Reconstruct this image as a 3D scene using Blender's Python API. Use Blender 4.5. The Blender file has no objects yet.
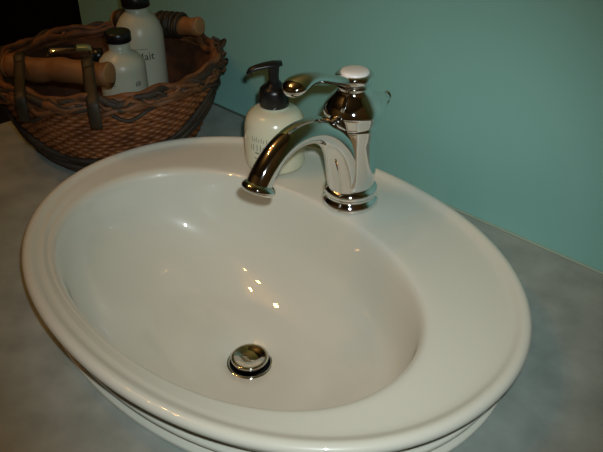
import bpy, math, random
from mathutils import Vector, Matrix
random.seed(7)
S = bpy.context.scene
COL = S.collection

# ------------------------------------------------------------------ camera
CAM = Vector((.4270, -.3714, .4387)); YAW, PIT, ROLL, FPX = .7825, .5749, -.003, 705.85
fw = Vector((-math.sin(YAW) * math.cos(PIT), math.cos(YAW) * math.cos(PIT), -math.sin(PIT)))
rt = Vector((math.cos(YAW), math.sin(YAW), 0)); up = rt.cross(fw)
r2 = math.cos(ROLL) * rt + math.sin(ROLL) * up; u2 = -math.sin(ROLL) * rt + math.cos(ROLL) * up
cd = bpy.data.cameras.new('camera'); co = bpy.data.objects.new('camera', cd); COL.objects.link(co)
cd.sensor_width = 36.0; cd.lens = FPX / 603 * 36.0; cd.clip_start = .01
M = Matrix((r2, u2, -fw)).transposed().to_4x4(); M.translation = CAM
co.matrix_world = M
S.camera = co

# ------------------------------------------------------------------ world + lights + exposure
w = bpy.data.worlds.new('room_ambient'); S.world = w; w.use_nodes = True
w.node_tree.nodes['Background'].inputs[0].default_value = (1.0, .78, .55, 1)
w.node_tree.nodes['Background'].inputs[1].default_value = .004
S.view_settings.view_transform = 'Standard'; S.view_settings.look = 'None'
S.view_settings.exposure = 0.0; S.view_settings.gamma = 1.0; S.view_settings.use_curve_mapping = False


def lamp(name, loc, power, col, rad):
    l = bpy.data.lights.new(name, 'POINT'); l.energy = power; l.color = col; l.shadow_soft_size = rad
    o = bpy.data.objects.new(name, l); COL.objects.link(o); o.location = loc
    return o


# the camera's own flash beside the lens, and the warm bulbs of the ceiling fixture behind the viewer's left
fl_ = bpy.data.lights.new('camera_flash', 'SPOT'); fl_.energy = 13.2; fl_.color = (.84, .97, 1.0); fl_.shadow_soft_size = .009
fl_.spot_size = math.radians(65); fl_.spot_blend = 1.0
fo = bpy.data.objects.new('camera_flash', fl_); COL.objects.link(fo)
fa_ = (fw + r2 * (4 / FPX) - u2 * (44 / FPX)).normalized()          # the beam sits a little below the lens axis
fr_ = fa_.cross(u2).normalized()
Mf = Matrix((fr_, fr_.cross(fa_), -fa_)).transposed().to_4x4(); Mf.translation = CAM + u2 * .035 + r2 * .02; fo.matrix_world = Mf
for i, (dx, dy, dz) in enumerate(((.02, -.06, 0), (.24, -.16, .02), (-.20, .14, -.01), (.06, .22, .03))):
    lamp('ceiling_bulb', Vector((-.76 + dx, -.54 + dy, 1.48 + dz)), 3.7, (1.0, .50, .15), .024)


# ------------------------------------------------------------------ materials
def mat(name, col, rough=.5, metal=0.0, col2=None, scale=20.0, bump=0.0, detail=4.0, coat=0.0, trans=0.0, ior=1.45, sss=0.0, stretch=None, lo=.35, hi=.65):
    m = bpy.data.materials.new(name); m.use_nodes = True
    nt = m.node_tree; b = nt.nodes['Principled BSDF']
    b.inputs['Base Color'].default_value = (*col, 1); b.inputs['Roughness'].default_value = rough
    b.inputs['Metallic'].default_value = metal; b.inputs['Coat Weight'].default_value = coat
    b.inputs['Coat Roughness'].default_value = .04
    b.inputs['Transmission Weight'].default_value = trans; b.inputs['IOR'].default_value = ior
    if sss:
        b.inputs['Subsurface Weight'].default_value = sss; b.inputs['Subsurface Scale'].default_value = .01
    if col2 or bump:
        tc = nt.nodes.new('ShaderNodeTexCoord'); n = nt.nodes.new('ShaderNodeTexNoise')
        n.inputs['Scale'].default_value = scale; n.inputs['Detail'].default_value = detail
        if stretch:
            mp = nt.nodes.new('ShaderNodeMapping'); mp.inputs['Scale'].default_value = stretch
            nt.links.new(tc.outputs['Object'], mp.inputs[0]); nt.links.new(mp.outputs[0], n.inputs['Vector'])
        else:
            nt.links.new(tc.outputs['Object'], n.inputs['Vector'])
        if col2:
            cr = nt.nodes.new('ShaderNodeValToRGB')
            cr.color_ramp.elements[0].position = lo; cr.color_ramp.elements[1].position = hi
            cr.color_ramp.elements[0].color = (*col, 1); cr.color_ramp.elements[1].color = (*col2, 1)
            nt.links.new(n.outputs['Fac'], cr.inputs[0]); nt.links.new(cr.outputs[0], b.inputs['Base Color'])
        if bump:
            bp = nt.nodes.new('ShaderNodeBump'); bp.inputs['Strength'].default_value = bump; bp.inputs['Distance'].default_value = .002
            nt.links.new(n.outputs['Fac'], bp.inputs['Height']); nt.links.new(bp.outputs[0], b.inputs['Normal'])
    return m


M_WALL = mat('teal_paint', (.225, .455, .400), .55, col2=(.235, .475, .418), scale=6, bump=.05)
M_COUNTER = mat('grey_stone_laminate', (.235, .262, .238), .42, col2=(.335, .362, .33), scale=30, detail=10, lo=.3, hi=.7)
M_CAULK = mat('caulk', (.30, .38, .30), .5)
M_FLOOR = mat('dark_floor', (.05, .07, .075), .6, col2=(.065, .085, .09), scale=5)
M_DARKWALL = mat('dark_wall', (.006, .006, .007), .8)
M_CAB = mat('cabinet_wood', (.10, .06, .035), .5, col2=(.14, .085, .05), scale=8, stretch=(1, 1, .1))
M_PORC = mat('porcelain', (.640, .615, .52), .30, coat=1.0)
M_PORC.node_tree.nodes['Principled BSDF'].inputs['Coat Roughness'].default_value = .018
M_PORC.node_tree.nodes['Principled BSDF'].inputs['Specular IOR Level'].default_value = .25
M_CHROME = mat('chrome', (.80, .80, .79), .045, 1.0)
M_DRAIN = mat('drain_chrome', (.62, .60, .55), .09, 1.0)
M_DARKGAP = mat('dark_gap', (.012, .012, .012), .5)
M_WHITECAP = mat('white_ceramic', (.82, .76, .70), .2, coat=.6)
M_BLACKPL = mat('black_plastic', (.008, .007, .007), .32)
M_SOAP = mat('cream_soap', (.66, .62, .45), .22, coat=.8, sss=.25)
M_CLEARPL = mat('frosted_plastic', (.50, .49, .40), .25, coat=.6)
M_BOTTLE = mat('white_plastic_bottle', (.47, .47, .36), .35, sss=.1)
M_PRINT = mat('grey_print', (.10, .10, .085), .6)
M_PRINTS = mat('pale_print', (.22, .21, .15), .6)
M_PRINTD = mat('black_print', (.012, .012, .014), .6)
M_WICKER = mat('wicker', (.14, .043, .012), .55, col2=(.27, .092, .026), scale=55, bump=.3)
M_VINE = mat('vine', (.10, .036, .011), .6, col2=(.19, .075, .026), scale=45, bump=.5)
M_DARKVINE = mat('dark_bark', (.022, .014, .008), .65, col2=(.050, .032, .019), scale=40, bump=.6)
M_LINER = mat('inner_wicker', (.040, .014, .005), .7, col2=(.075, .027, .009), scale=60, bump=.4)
M_WOOD = mat('branch_wood', (.17, .068, .020), .6, col2=(.26, .112, .036), scale=30, bump=.4)
M_ENDGRAIN = mat('cut_wood', (.36, .18, .065), .7, col2=(.30, .14, .048), scale=60)
M_STRAP = mat('dark_strap', (.020, .015, .008), .55, col2=(.032, .024, .013), scale=50, bump=.3)
M_GLASS = mat('clear_plastic', (.85, .85, .82), .06, trans=1.0, ior=1.45)


# ------------------------------------------------------------------ helpers
def tag(o, label=None, cat=None, group=None, kind=None):
    if label: o['label'] = label
    if cat: o['category'] = cat
    if group: o['group'] = group
    if kind: o['kind'] = kind
    return o


def mesh(name, vf, m, parent=None, smooth=True, loc=(0, 0, 0)):
    v, f = vf
    me = bpy.data.meshes.new(name); me.from_pydata([tuple(p) for p in v], [], f); me.update()
    me.materials.append(m)
    if smooth:
        me.polygons.foreach_set('use_smooth', [True] * len(me.polygons))
    o = bpy.data.objects.new(name, me); COL.objects.link(o); o.location = loc
    if parent: o.parent = parent
    return o


def empty(name, loc, rz=0.0):
    o = bpy.data.objects.new(name, None); COL.objects.link(o); o.location = loc
    o.rotation_euler = (0, 0, rz); o.empty_display_size = .02
    return o


def join(*parts):
    V, F = [], []
    for v, f in parts:
        k = len(V); V += [Vector(p) for p in v]; F += [tuple(i + k for i in q) for q in f]
    return V, F


def move(vf, d):
    return [Vector(p) + Vector(d) for p in vf[0]], vf[1]


def lathe(prof, seg=48):
    V, F, rings = [], [], []
    for r, z in prof:
        if r < 1e-6:
            rings.append([len(V)]); V.append(Vector((0, 0, z)))
        else:
            rings.append(list(range(len(V), len(V) + seg)))
            V += [Vector((r * math.cos(2 * math.pi * i / seg), r * math.sin(2 * math.pi * i / seg), z)) for i in range(seg)]
    for A, B in zip(rings, rings[1:]):
        for i in range(seg):
            j = (i + 1) % seg
            if len(A) == 1 and len(B) == 1: continue
            if len(A) == 1: F.append((A[0], B[j], B[i]))
            elif len(B) == 1: F.append((A[i], A[j], B[0]))
            else: F.append((A[i], A[j], B[j], B[i]))
    return V, F


def catmull(P, n=8):
    """smooth resampling of a list of tuples"""
    out = []; N = len(P)
    for i in range(N - 1):
        p0, p1, p2, p3 = P[max(i - 1, 0)], P[i], P[i + 1], P[min(i + 2, N - 1)]
        for k in range(n):
            t = k / n
            out.append(tuple(.5 * ((2 * b) + (-a + c) * t + (2 * a - 5 * b + 4 * c - d) * t * t + (-a + 3 * b - 3 * c + d) * t ** 3)
                             for a, b, c, d in zip(p0, p1, p2, p3)))
    out.append(tuple(P[-1]))
    return out


def sweep(path, rad, sides=12, closed=False, hint=Vector((0, 0, 1)), cap=True):
    """tube along path; rad: list of r or (r_side, r_up)"""
    P = [Vector(p) for p in path]; n = len(P)
    V, F = [], []
    N = None
    for i in range(n):
        if closed: t = (P[(i + 1) % n] - P[i - 1]).normalized()
        else: t = (P[min(i + 1, n - 1)] - P[max(i - 1, 0)]).normalized()
        if N is None or closed:
            N = hint - t * hint.dot(t)
            if N.length < 1e-4: N = Vector((1, 0, 0)) - t * t.x
        else:
            N = N - t * N.dot(t)
        N = N.normalized(); B = t.cross(N)
        rr = rad[i] if isinstance(rad, (list, tuple)) else rad
        ra, rb = rr if isinstance(rr, (tuple, list)) else (rr, rr)
        for k in range(sides):
            a = 2 * math.pi * k / sides
            V.append(P[i] + B * (ra * math.cos(a)) + N * (rb * math.sin(a)))
    m = n if closed else n - 1
    for i in range(m):
        a0 = i * sides; b0 = ((i + 1) % n) * sides
        for k in range(sides):
            j = (k + 1) % sides
            F.append((a0 + k, a0 + j, b0 + j, b0 + k))
    if cap and not closed:
        F.append(tuple(range(sides - 1, -1, -1))); F.append(tuple((n - 1) * sides + k for k in range(sides)))
    return V, F


def box(x0, x1, y0, y1, z0, z1):
    V = [Vector((x, y, z)) for z in (z0, z1) for y in (y0, y1) for x in (x0, x1)]
    return V, [(0, 2, 3, 1), (4, 5, 7, 6), (0, 1, 5, 4), (2, 6, 7, 3), (0, 4, 6, 2), (1, 3, 7, 5)]


def sup(a, b, n, t):
    c, s = math.cos(t), math.sin(t)
    return (a * math.copysign(abs(c) ** (2 / n), c), b * math.copysign(abs(s) ** (2 / n), s))


def loft(rings, close_end=False):
    V, F = [], []; seg = len(rings[0])
    for r in rings: V += r
    for i in range(len(rings) - 1):
        for k in range(seg):
            j = (k + 1) % seg
            F.append((i * seg + k, i * seg + j, (i + 1) * seg + j, (i + 1) * seg + k))
    if close_end: F.append(tuple((len(rings) - 1) * seg + k for k in range(seg)))
    return V, F


def wrap_text(txt, size, radius, ang, z, mt, name, parent, thick=.0003):
    """letters printed round an upright bottle, centred on angle ang at height z"""
    cu = bpy.data.curves.new(name, 'FONT'); cu.body = txt; cu.size = size; cu.align_x = 'CENTER'
    cu.resolution_u = 3
    ob = bpy.data.objects.new(name, cu); COL.objects.link(ob)
    dg = bpy.context.evaluated_depsgraph_get()
    me = bpy.data.meshes.new_from_object(ob.evaluated_get(dg))
    bpy.data.objects.remove(ob)
    for v in me.vertices:
        a = ang + v.co.x / radius
        v.co = Vector((math.cos(a) * (radius + thick), math.sin(a) * (radius + thick), z + v.co.y))
    me.materials.clear(); me.materials.append(mt)
    o = bpy.data.objects.new(name, me); COL.objects.link(o); o.parent = parent
    return o


def bars(list_, radius, thick=.0003):
    """curved printed strokes: (angle, width, z0, z1)"""
    parts = []
    for a, wd, z0, z1 in list_:
        n = max(2, int(wd / .002) + 1); V, F = [], []
        for i in range(n):
            t = a + (i / (n - 1) - .5) * wd / radius
            for z in (z0, z1):
                V.append(Vector((math.cos(t) * (radius + thick), math.sin(t) * (radius + thick), z)))
        for i in range(n - 1):
            F.append((2 * i, 2 * i + 2, 2 * i + 3, 2 * i + 1))
        parts.append((V, F))
    return join(*parts)


# ------------------------------------------------------------------ the setting
WY = .2626                                   # painted wall behind the sink
CX0, CX1, CY0 = -.566, 1.05, -.315           # counter: left end, right end, front edge
tag(mesh('wall_back', box(-.772, 1.3, WY, WY + .11, -.85, 1.55), M_WALL, smooth=False), 'smooth teal painted wall behind the sink and faucet', kind='structure')
tag(mesh('floor', box(-5.2, 1.6, -2.2, 3.2, -.87, -.85), M_FLOOR, smooth=False), 'dark floor far below, past the left end of the counter', kind='structure')
d = Vector((.583, .704, 0)).normalized(); pn = Vector((-d.y, d.x, 0))
a = Vector((-3.399, 1.259, -.85)) - d * 2.6; b = a + d * 5.0
V = [a, b, b + pn * .1, a + pn * .1]; V = V + [p + Vector((0, 0, 2.4)) for p in V]
tag(mesh('wall_left', (V, [(0, 1, 5, 4), (1, 2, 6, 5), (2, 3, 7, 6), (3, 0, 4, 7), (4, 5, 6, 7), (3, 2, 1, 0)]), M_DARKWALL, smooth=False),
    'black wall in the unlit room beyond the counter end', kind='structure')

M_ROOM = mat('warm_room_paint', (.24, .22, .18), .7, col2=(.26, .24, .195), scale=5)
tag(mesh('ceiling', box(-3.2, 1.3, -2.1, WY, 1.62, 1.70), M_ROOM, smooth=False), 'plain pale ceiling above the bathroom', kind='structure')
tag(mesh('wall_right', box(1.3, 1.4, -2.1, WY + .11, -.85, 1.62), M_ROOM, smooth=False), 'plain pale wall at the right of the bathroom', kind='structure')
tag(mesh('wall_front', box(-3.2, 1.4, -2.2, -2.1, -.85, 1.62), M_ROOM, smooth=False), 'plain pale wall opposite the sink', kind='structure')
SROT = -.049
A0, B0, NE = .27, .2046, 2.102


def counter():
    hole_a, hole_b = A0 - .035, B0 - .035
    angs = [2 * math.pi * i / 96 for i in range(96)]
    for cx, cy in ((CX0, CY0), (CX1, CY0), (CX1, WY), (CX0, WY)):
        angs.append(math.atan2(cy, cx) % (2 * math.pi))
    angs = sorted(set(round(t, 6) for t in angs))
    inner, outer = [], []
    for t in angs:
        c, s = math.cos(t), math.sin(t)
        tl = t - SROT
        rr = 1 / math.hypot(math.cos(tl) / hole_a, math.sin(tl) / hole_b)
        inner.append((rr * c, rr * s))
        k = min([x for x in ((CX1 / c if c > 1e-9 else 9e9), (CX0 / c if c < -1e-9 else 9e9), (WY / s if s > 1e-9 else 9e9), (CY0 / s if s < -1e-9 else 9e9))])
        outer.append((k * c, k * s))
    e = .004
    def off(p): return (min(max(p[0], CX0 + e), CX1), max(p[1], CY0 + e))
    R = [[Vector((x, y, -.038)) for x, y in inner], [Vector((x, y, 0)) for x, y in inner],
         [Vector((*off(p), 0)) for p in outer], [Vector((*p, -e)) for p in outer], [Vector((*p, -.038)) for p in outer],
         [Vector((x, y, -.038)) for x, y in inner]]
    return loft(R)


ct = mesh('countertop', counter(), M_COUNTER, smooth=False)
tag(ct, 'mottled grey countertop that the oval sink is set into', kind='structure')
tag(mesh('trim_1', sweep([(CX0, WY - .001, .001), (CX1, WY - .001, .0008)], .0016, 8), M_CAULK), 'thin pale caulk line between teal wall and countertop', kind='structure')
mesh('end_panel', box(CX0 + .02, CX0 + .04, CY0 + .03, WY - .002, -.849, -.0385), M_CAB, smooth=False)
tag(bpy.data.objects['end_panel'], 'brown side panel of the vanity under the counter', kind='structure')
mesh('front_panel', box(CX0 + .0405, CX1, CY0 + .03, CY0 + .05, -.849, -.0385), M_CAB, smooth=False)
tag(bpy.data.objects['front_panel'], 'brown front panel of the vanity under the counter', kind='structure')

# ------------------------------------------------------------------ sink
SEG = 144
TT = [2 * math.pi * i / SEG for i in range(SEG)]
DRX, DRY, DRZ = .001, -.02, -.0905


def rim_ring(inset, z):
    pts = []
    for t in TT:
        x, y = sup(A0 - inset, B0 - inset, NE, t); pts.append(Vector((x, y, z)))
    return pts


def bowl_ring(s, z, blend=0.0, n=2.12):
    """bowl outline scaled by s, sliding to a circle round the drain"""
    k = max(0, min(1, (1 - s) / .88)) ** 1.3
    cx = -.009 * (1 - k) + DRX * k; cy = -.0345 * (1 - k) + DRY * k
    ra, rb = .2095 * s, .1375 * s
    kk = max(0, min(1, (.5 - s) / .38)); ra = ra * (1 - kk) + .0225 * kk; rb = rb * (1 - kk) + .0225 * kk
    nn = n * (1 - kk) + 2 * kk
    return [Vector((cx + x, cy + y, z)) for x, y in (sup(ra, rb, nn, t) for t in TT)]


def basin():
    rings = []
    outer = [(.0230, .0005), (.0132, .0006), (.0122, .0016), (.0123, .0036), (.0140, .0048), (.0172, .0056), (.0182, .0068), (.0182, .0108), (.0176, .0122), (.0142, .0128), (.0126, .0142),
             (.0126, .0166), (.0140, .0180), (.0170, .0186), (.0178, .0200), (.0178, .0300), (.0170, .0340), (.0140, .0375), (.0080, .0395), (.0040, .0406), (.0010, .0430), (0, .0458), (.0008, .0486), (.0032, .0507),
             (.0065, .0513), (.0095, .0505), (.0125, .0488), (.0155, .0475), (.0200, .0466)]
    for i, z in catmull(outer, 3): rings.append(rim_ring(i, z))
    R0 = rim_ring(.0200, .0466); R1 = bowl_ring(1.045, .0440)
    for k in range(1, 8):
        t = k / 8; e = t
        rings.append([p.lerp(q, e) for p, q in zip(R0, R1)])
    prof = [(1.045, .0440), (1.02, .0428), (1.0, .0395), (.986, .0315), (.973, .0165), (.956, -.0040), (.928, -.0225), (.88, -.0375), (.80, -.0510),
            (.69, -.0625), (.56, -.0720), (.43, -.0795), (.31, -.0850), (.21, -.0887), (.12, -.0908)]
    soft = catmull([(1.045, .0440), (1.02, .0428), (.98, .0385), (.93, .0300), (.86, .0165), (.77, -.0010), (.68, -.0180), (.58, -.0360), (.48, -.0520), (.38, -.0660), (.28, -.0775), (.20, -.0855), (.12, -.0908)], 6)

    def zs(q):
        for (s0, z0), (s1, z1) in zip(soft, soft[1:]):
            if s1 <= q <= s0: return z0 + (z1 - z0) * (s0 - q) / max(1e-9, s0 - s1)
        return soft[-1][1]
    wt = [.6 * max(0, math.cos(t - math.radians(212))) ** 2 for t in TT]      # the bowl slopes more gently at its left end
    for s, z in catmull(prof, 4):
        R = bowl_ring(s, z); g = zs(s)
        for p, k in zip(R, wt): p.z = z + (g - z) * k
        rings.append(R)
    rings.append(bowl_ring(.12, -.13))
    return loft(rings)


sink = empty('oval_sink', (0, 0, 0), SROT)
tag(sink, 'large oval off-white drop-in sink with rolled rim set in the grey counter', 'sink')
mesh('basin', basin(), M_PORC, sink)
fl = mesh('drain_flange', lathe([(.0205, -.012), (.0205, -.001), (.0212, .0012), (.023, .0022), (.0248, .0018), (.0260, .0004), (.0260, -.003)], 56), M_CHROME, sink, loc=(DRX, DRY, DRZ))
tag(fl, 'chrome ring of the drain')
mesh('drain_throat', lathe([(.0204, .0), (.0204, -.036), (0, -.036)], 40), M_DARKGAP, sink, loc=(DRX, DRY, DRZ))
st = mesh('drain_stopper', lathe([(.006, -.03), (.006, -.002), (.0165, -.001), (.0180, .001), (.0192, .0050), (.0200, .0078), (.0199, .0090), (.0188, .0098), (.0160, .0094), (.0125, .0078), (.0075, .0066), (0, .0062)], 56), M_DRAIN, sink, loc=(DRX, DRY, DRZ))
tag(st, 'raised dished chrome drain stopper')

# ------------------------------------------------------------------ faucet (local: +y to the wall, spout to -y)
FY, FZ = .1325, .0456
fa = empty('faucet', (0, FY, FZ))
tag(fa, 'polished chrome single-lever faucet with arched spout on the sink deck', 'faucet')
mesh('base_ring', lathe([(0, -.001), (.0290, -.001), (.0306, .0015), (.0307, .0045), (.0292, .0074), (.0270, .0090), (.0264, .0107), (.0274, .0130), (.0288, .0152),
                         (.0291, .0174), (.0281, .0198), (.0262, .0214), (.0245, .0222), (.0, .0222)], 64), M_CHROME, fa)
bd = mesh('body', lathe([(.0240, .021), (.0252, .0235), (.0258, .030), (.0260, .05), (.0262, .075), (.0264, .0880), (.0270, .0895), (.0270, .0915), (.0266, .0930), (.0268, .0945),
                         (.0290, .1015), (.0302, .1045), (.0305, .1062), (.0303, .1085), (.0290, .1122), (.0264, .1165), (.0230, .1206), (.0196, .1240), (.0172, .1268), (.0162, .1298),
                         (.0166, .1306), (.0172, .1314), (.0172, .1326), (.0164, .1334), (.0, .1334)], 64), M_CHROME, fa)
# beak at the back of the bonnet
rr = []
for y, zc, hz, hx in catmull([(.004, .0975, .0240, .0262), (.018, .0980, .0225, .0222), (.029, .0995, .0180, .0162), (.039, .1020, .0120, .0108), (.0470, .1036, .0068, .0064), (.0512, .1045, .0045, .0045), (.0545, .1048, .0052, .0054), (.0578, .1048, .0026, .0026)], 4):
    rr.append([Vector((hx * math.cos(t), y, zc + hz * math.sin(t))) for t in [2 * math.pi * i / 32 for i in range(32)]])
mesh('bonnet_beak', loft(rr, True), M_CHROME, fa)
# spout: rises out of the body front and arches over the bowl
sp = catmull([(-.003, .018, .0225), (-.006, .036, .0222), (-.0115, .056, .0208), (-.0205, .0745, .0182), (-.034, .0895, .0152), (-.0505, .1000, .0133), (-.0690, .1045, .0125), (-.0880, .1035, .0120),
              (-.1050, .0965, .0119), (-.1180, .0860, .0121), (-.1265, .0760, .0124), (-.1300, .0690, .0128)], 6)
mesh('spout', sweep([(0, y, z) for y, z, r in sp], [r for y, z, r in sp], 40, hint=Vector((1, 0, 0))), M_CHROME, fa)
tdir = (Vector((0, -.1300, .0690)) - Vector((0, -.1265, .0760))).normalized()
tp = Vector((0, -.1300, .0690))
tr = [(-.004, .0128), (-.002, .0150), (-.0005, .0162), (.0015, .0166), (.0035, .0162), (.0048, .0148), (.0052, .0125), (.0046, .0112), (-.002, .0108)]
mesh('spout_outlet', sweep([tp + tdir * t for t, r in tr[:7]], [r for t, r in tr[:7]], 40, hint=Vector((1, 0, 0))), M_CHROME, fa)
# lever
lv = catmull([(-.004, .1385, .0130, .0050), (-.014, .1402, .0100, .0048), (-.0235, .1430, .0080, .0046), (-.035, .1472, .0074, .0045), (-.0515, .1535, .0086, .0050), (-.0645, .1562, .0106, .0056),
              (-.0740, .1560, .0124, .0064), (-.0815, .1540, .0130, .0072), (-.0870, .1512, .0112, .0070), (-.0900, .1490, .0074, .0052), (-.0915, .1478, .0030, .0022)], 5)
hd = mesh('lever_handle', join(
    lathe([(.0150, .1330), (.0160, .1338), (.0174, .1352), (.0190, .1378), (.0196, .1405), (.0194, .1428), (.0184, .1442), (.0166, .1448), (0, .1448)], 56),
    sweep([(0, y, z) for y, z, ra, rb in lv],
          [(rb, ra) for y, z, ra, rb in lv], 28, hint=Vector((1, 0, 0)))), M_CHROME, fa)
cp = mesh('handle_cap', lathe([(.0146, .1442), (.0146, .1456), (.0138, .1470), (.0118, .1480), (.008, .1487), (0, .1490)], 48), M_WHITECAP, hd)
tag(cp, 'white porcelain button on top of the chrome handle')

# ------------------------------------------------------------------ soap dispenser on the deck
so = empty('soap_dispenser', (-.1195, .1355, .0462))
tag(so, 'squat cream soap bottle with black pump, on the sink rim behind the spout', 'soap dispenser')
mesh('bottle', lathe([(0, 0), (.0300, 0), (.0335, .0012), (.0350, .005), (.0355, .015), (.0355, .040), (.0352, .050), (.0342, .0565), (.0318, .0625), (.0275, .0672), (.0225, .0695), (.0175, .0705), (.0152, .0715), (.0148, .0745), (0, .0745)], 56), M_SOAP, so)
mesh('pump_collar', lathe([(0, .0735), (.0160, .0735), (.0168, .0745), (.0168, .0900), (.0160, .0935), (.0130, .0965), (.0085, .0985), (.0078, .1010), (0, .1010)], 40), M_BLACKPL, so)
nd = Vector((-.50, -.866, 0))
mesh('pump_stem', lathe([(.0058, .1000), (.0056, .1080), (.0062, .1160), (.0066, .1200)], 24), M_BLACKPL, so)
hp = [Vector((0, 0, .1215)) - nd * .009, Vector((0, 0, .1212)), Vector((0, 0, .1206)) + nd * .010, Vector((0, 0, .1192)) + nd * .019, Vector((0, 0, .1172)) + nd * .0255, Vector((0, 0, .1125)) + nd * .0285]
mesh('pump_nozzle', sweep(hp, [(.0052, .0028), (.0080, .0034), (.0068, .0032), (.0055, .0030), (.0048, .0030), (.0036, .0030)], 16), M_BLACKPL, so)
va = math.atan2(CAM.y - .135, CAM.x + .120)
pb = []
for k, (aa, h) in enumerate(((-.80, .006), (-.72, .004), (-.64, .0065), (-.55, .004), (-.46, .006), (-.38, .004), (-.28, .0055))):
    pb.append((va + aa, .0008, .0410, .0410 + h))
for k, (aa, h) in enumerate(((-.86, .006), (-.76, .008), (-.62, .008), (-.50, .008), (-.40, .006), (-.30, .008))):
    pb.append((va + aa, .0011, .0300, .0300 + h))
pb += [(va - .62, .006, .0265, .0285), (va - .70, .004, .0200, .0212), (va - .45, .005, .0200, .0212)]
mesh('label_print', bars(pb, .0355), M_PRINTS, so)['kind'] = 'stuff'

# ------------------------------------------------------------------ basket
BC = Vector((-.404, .097, 0))
bk = empty('wicker_basket', (BC.x, BC.y, 0.0005))
tag(bk, 'round brown wicker basket with branch handles and vine rim, left of the sink', 'basket')
VA = math.atan2(CAM.y - BC.y, CAM.x - BC.x)          # direction from the basket to the viewer


def RB(z): return .1045 + .040 * max(0, z / .105) ** .75


# woven wall: rows of over-and-under strands, too fine to pick apart
rows = []; NW = 46
for k in range(20):
    z = .005 + k * .0049; n = NW * 7
    rows.append(sweep([((RB(z) + .0022 * math.cos(NW * t + k * math.pi)) * math.cos(t), (RB(z) + .0022 * math.cos(NW * t + k * math.pi)) * math.sin(t), z + .0006 * math.sin(3 * t + k)) for t in [2 * math.pi * i / n for i in range(n)]],
                      .0029, 6, closed=True))
ww = mesh('woven_wall', join(*rows), M_WICKER, bk); ww['kind'] = 'stuff'
stk = []
for k in range(NW * 2):
    t = math.pi * (k + .5) / NW
    stk.append(sweep([((RB(z) - .0005) * math.cos(t), (RB(z) - .0005) * math.sin(t), z) for z in (.002, .03, .06, .098)], .0019, 5))
sk_ = mesh('stakes', join(*stk), M_WICKER, bk); sk_['kind'] = 'stuff'
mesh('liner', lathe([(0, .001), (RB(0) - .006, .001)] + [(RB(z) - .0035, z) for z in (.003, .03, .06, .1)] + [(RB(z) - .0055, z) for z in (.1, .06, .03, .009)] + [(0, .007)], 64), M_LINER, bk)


def wob(t, seed, f):
    return math.sin(f * t + seed) * .6 + math.sin((f * 2 + 1) * t + seed * 2.3) * .4


# rim: thick wandering vines
for k, (dr, z, r, am, f, mt) in enumerate(((.001, .1010, .0058, .003, 5, M_VINE), (.005, .1055, .0050, .004, 7, M_VINE), (-.003, .1085, .0056, .004, 6, M_VINE),
                                           (.004, .1120, .0046, .005, 9, M_DARKVINE), (.007, .1010, .0032, .005, 11, M_VINE), (.000, .1150, .0040, .004, 8, M_VINE))):
    n = 150
    mesh('rim_vine', sweep([((RB(.105) + dr + am * wob(t, k * 1.7, f)) * math.cos(t), (RB(.105) + dr + am * wob(t, k * 1.7, f)) * math.sin(t), z + am * wob(t, k * 2.9 + 1, f + 2))
                            for t in [2 * math.pi * i / n for i in range(n)]], [r * (1 + .18 * math.sin(13 * 2 * math.pi * i / n + k)) for i in range(n)], 8, closed=True), mt, bk)
for k in range(7):
    n = 190; f = 6 + k * 2
    mesh('rim_twig', sweep([((RB(.105) + .004 + .009 * wob(t, k * 2.1, f)) * math.cos(t), (RB(.105) + .004 + .009 * wob(t, k * 2.1, f)) * math.sin(t), 0.107 + .008 * wob(t, k * 3.3 + .5, f + 1))
                            for t in [2 * math.pi * i / n for i in range(n)]], [.0022 * (1 + .3 * math.sin(17 * 2 * math.pi * i / n + k)) for i in range(n)], 6, closed=True), (M_VINE, M_DARKVINE)[k % 2], bk)
# thin looping vine draped over the rim
n = 220
mesh('looping_vine', sweep([((RB(.09) + .009 + .004 * math.sin(14 * t)) * math.cos(t), (RB(.09) + .009 + .004 * math.sin(14 * t)) * math.sin(t), .097 + .009 * math.sin(7 * t + 1.1) + .004 * math.sin(17 * t))
                            for t in [2 * math.pi * i / n for i in range(n)]], .0024, 7, closed=True), M_DARKVINE, bk)
# dark bark strands hanging in a swag from rim to foot on the viewer's side
for k in range(5):
    pts = []
    for i in range(60):
        f = -105 + 215 * i / 59
        u = abs(f + 12) / 98
        z = .010 + .090 * min(1, u) ** 1.7 + (k - 2) * .0052 + .003 * math.sin(f * .09 + k * 2)
        z = max(.004, z)
        R = RB(z) + .0062 + .0012 * math.sin(f * .13 + k)
        t = VA + math.radians(f)
        pts.append((R * math.cos(t), R * math.sin(t), z))
    mesh('bark_strand', sweep(pts, [.0036 + .0008 * math.sin(i * .7 + k) for i in range(60)], 8), M_DARKVINE, bk)
mesh('foot_band', sweep([((RB(0) + .002 + .0012 * math.sin(19 * t)) * math.cos(t), (RB(0) + .002 + .0012 * math.sin(19 * t)) * math.sin(t), .0058) for t in [2 * math.pi * i / 120 for i in range(120)]], .0050, 8, closed=True), M_DARKVINE, bk)
# curled tendrils at the right of the rim
for k, (f, z, s) in enumerate(((84, .112, 1), (92, .100, -1), (80, .088, 1), (97, .122, -1))):
    t = VA + math.radians(f); o = Vector((math.cos(t), math.sin(t), 0)); q = Vector((-o.y, o.x, 0))
    c = o * (RB(.1) + .003) + Vector((0, 0, z)); pts = []
    for i in range(14):
        a = i / 13
        pts.append(c + o * (.013 * math.sin(a * 2.6)) + q * (.010 * s * (1 - math.cos(a * 3.0))) + Vector((0, 0, .012 * math.sin(a * 2.4) * (1 if k % 2 == 0 else -.6))))
    mesh('tendril', sweep(pts, [.0026 - .0012 * i / 13 for i in range(14)], 7), M_DARKVINE, bk)


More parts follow.
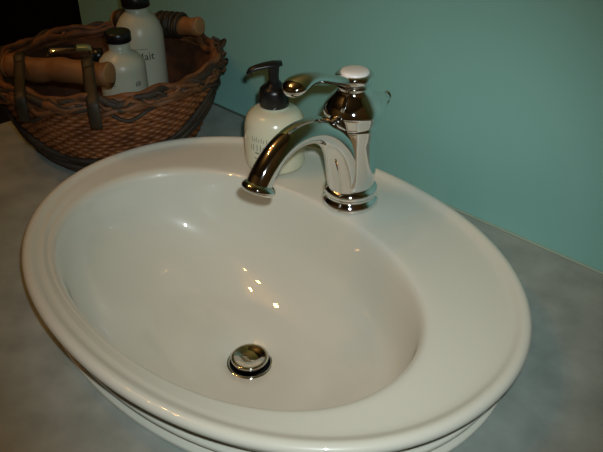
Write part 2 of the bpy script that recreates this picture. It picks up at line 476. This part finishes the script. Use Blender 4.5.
# branch handles laid across the rim and lashed on
def rod(p0, p1, r, wraps):
    p0, p1 = Vector(p0) - BC, Vector(p1) - BC
    n = 20; ax = (p1 - p0).normalized(); L = (p1 - p0).length
    side = Vector((0, 0, 1)).cross(ax).normalized()
    pts = [p0.lerp(p1, i / n) + side * (.0018 * math.sin(i * .9)) + Vector((0, 0, .0014 * math.sin(i * .6 + 1))) for i in range(n + 1)]
    h = mesh('branch_handle', sweep(pts, [r * (1 + .05 * math.sin(i * 1.3)) for i in range(n + 1)], 20), M_WOOD, bk)
    for e, sgn in ((p0, -1), (p1, 1)):
        c = pts[0] if sgn < 0 else pts[-1]
        mesh('cut_end', sweep([c + ax * sgn * (-.0004), c + ax * sgn * .0006, c + ax * sgn * .0012], [r * .99, r * .97, r * .86], 20), M_ENDGRAIN, h)
    out = side if side.dot(p0.lerp(p1, .5)) > 0 else -side
    vw = Vector((math.cos(VA), math.sin(VA), 0)); out = vw if out.dot(vw) > 0 else out
    out.z = 0; out.normalize()
    for (f, wdt, drop, kind) in wraps:
        c = p0.lerp(p1, f)
        # a lashing: round the branch, and down over the rim on the outside
        if kind == 'strap':
            pts = []
            for i in range(25):
                a = math.radians(-60 + 250 * i / 24)
                pts.append(c - out * 0 + (out * math.cos(a) + Vector((0, 0, 1)) * math.sin(a)) * (r + .0022))
            dist = Vector((c.x, c.y, 0)); oo = out
            # rim crossing outside of this point
            k = 0
            while (Vector((c.x, c.y, 0)) + oo * k).length < RB(.105) + .012 and k < .2: k += .001
            rimp = Vector((c.x, c.y, 0)) + oo * k
            pts2 = [c + out * (r + .0022) * .8 + Vector((0, 0, r * .8)), c + out * (k * .55) + Vector((0, 0, .002)), Vector((rimp.x, rimp.y, .118)), Vector((rimp.x, rimp.y, .108)) + oo * .006,
                    Vector((rimp.x, rimp.y, .093)) + oo * .004, Vector((rimp.x, rimp.y, .118 - drop)) - oo * .002]
            pts2 = [Vector(p) for p in catmull([tuple(p) for p in pts2], 5)]
            mesh('lashing', join(sweep(pts, [(.0020, wdt / 2)] * len(pts), 10, hint=ax), sweep(pts2, [(.0020, wdt / 2)] * len(pts2), 10, hint=ax)), M_STRAP, h)
        else:
            mesh('cord_wrap', sweep([c + (side * math.cos(a) + Vector((0, 0, 1)) * math.sin(a)) * (r + .0025) + ax * (wdt * .2 * math.sin(a)) for a in [2 * math.pi * i / 28 for i in range(28)]], wdt / 2, 8, closed=True, hint=ax), M_STRAP, h)
    return h


def pixz(px, py, z):
    dr = fw + r2 * ((px - 301.5) / FPX) + u2 * ((226 - py) / FPX)
    return CAM + dr * ((z - CAM.z) / dr.z)


rod(pixz(9, 67, .124), pixz(110, 75, .128), .0150, [(.80, .015, .036, 'strap'), (.13, .014, .034, 'strap')])
rod(pixz(117, 20, .122), pixz(200, 27, .134), .0130, [(.54, .0060, 0, 'cord'), (.60, .0060, 0, 'cord'), (.66, .0062, 0, 'cord'), (.72, .0060, 0, 'cord'), (.78, .0058, 0, 'cord'), (.66, .013, .034, 'strap'), (.08, .012, .034, 'strap')])



# ------------------------------------------------------------------ bottles in the basket
def bottle(name, loc, r, hb, hs, rn, ht, label, cap_h):
    t = empty(name, loc)
    tag(t, label, 'bottle', 'white lotion bottles in the basket')
    mesh('bottle_body', lathe([(0, 0), (r * .9, 0), (r * .98, .002), (r, .006), (r, hb), (r * .985, hb + (hs - hb) * .25), (r * .90, hb + (hs - hb) * .55), (r * .72, hb + (hs - hb) * .85), (rn, hs + .0015), (rn * .96, hs + .004), (rn * .96, ht), (0, ht)], 48), M_BOTTLE, t)
    mesh('cap', lathe([(0, ht - .001), (rn * 1.12, ht - .001), (rn * 1.2, ht), (rn * 1.2, ht + cap_h * .88), (rn * 1.12, ht + cap_h), (rn * .9, ht + cap_h * .98), (0, ht + cap_h * .95)], 40), M_BLACKPL, t)
    return t


tl = bottle('lotion_bottle', (-.420, .1605, .0078), .0330, .116, .150, .0160, .160, 'tall white bottle with black lettering and black cap, behind the small one in the basket', .016)
vb = math.atan2(CAM.y - .1605, CAM.x + .420)
wrap_text('lait', .0150, .0330, vb + .24, .0935, M_PRINTD, 'lettering', tl)
mesh('printed_line', bars([(vb + .00, .017, .1085, .1092)], .0330), M_PRINT, tl)
sm = bottle('lotion_bottle', (-.380, .1025, .0078), .0310, .098, .119, .0142, .134, 'small white bottle with black cap in the basket, in front of the tall one', .0125)
vs = math.atan2(CAM.y - .1025, CAM.x + .380)
mesh('label_print', bars([(vs - .50, .008, .0825, .0833), (vs + .50, .0012, .079, .085), (vs + .57, .0012, .079, .086), (vs + .64, .0012, .079, .086), (vs + .71, .0012, .079, .085)], .0310), M_PRINT, sm)['kind'] = 'stuff'
# glinting clear bottle lying behind the near handle
p0, p1 = pixz(48, 58, .098), pixz(104, 55, .098)
ax = (p1 - p0).normalized()
cb = empty('clear_bottle', (p0.x, p0.y, .098 - .017))
tag(cb, 'clear glinting container lying in the basket behind the near branch handle', 'container')
pr_ = [(0, .012), (.002, .016), (.008, .0170), (.052, .0170), (.060, .0150), (.064, .0085)]
mesh('container_body', move(sweep([ax * t for t, r in pr_], [r for t, r in pr_], 28), (0, 0, .017)), M_GLASS, cb)
pr_ = [(.0635, .0095), (.0645, .0105), (.074, .0105), (.075, .0095)]
mesh('cap', move(sweep([ax * t for t, r in pr_], [r for t, r in pr_], 24), (0, 0, .017)), M_BLACKPL, cb)
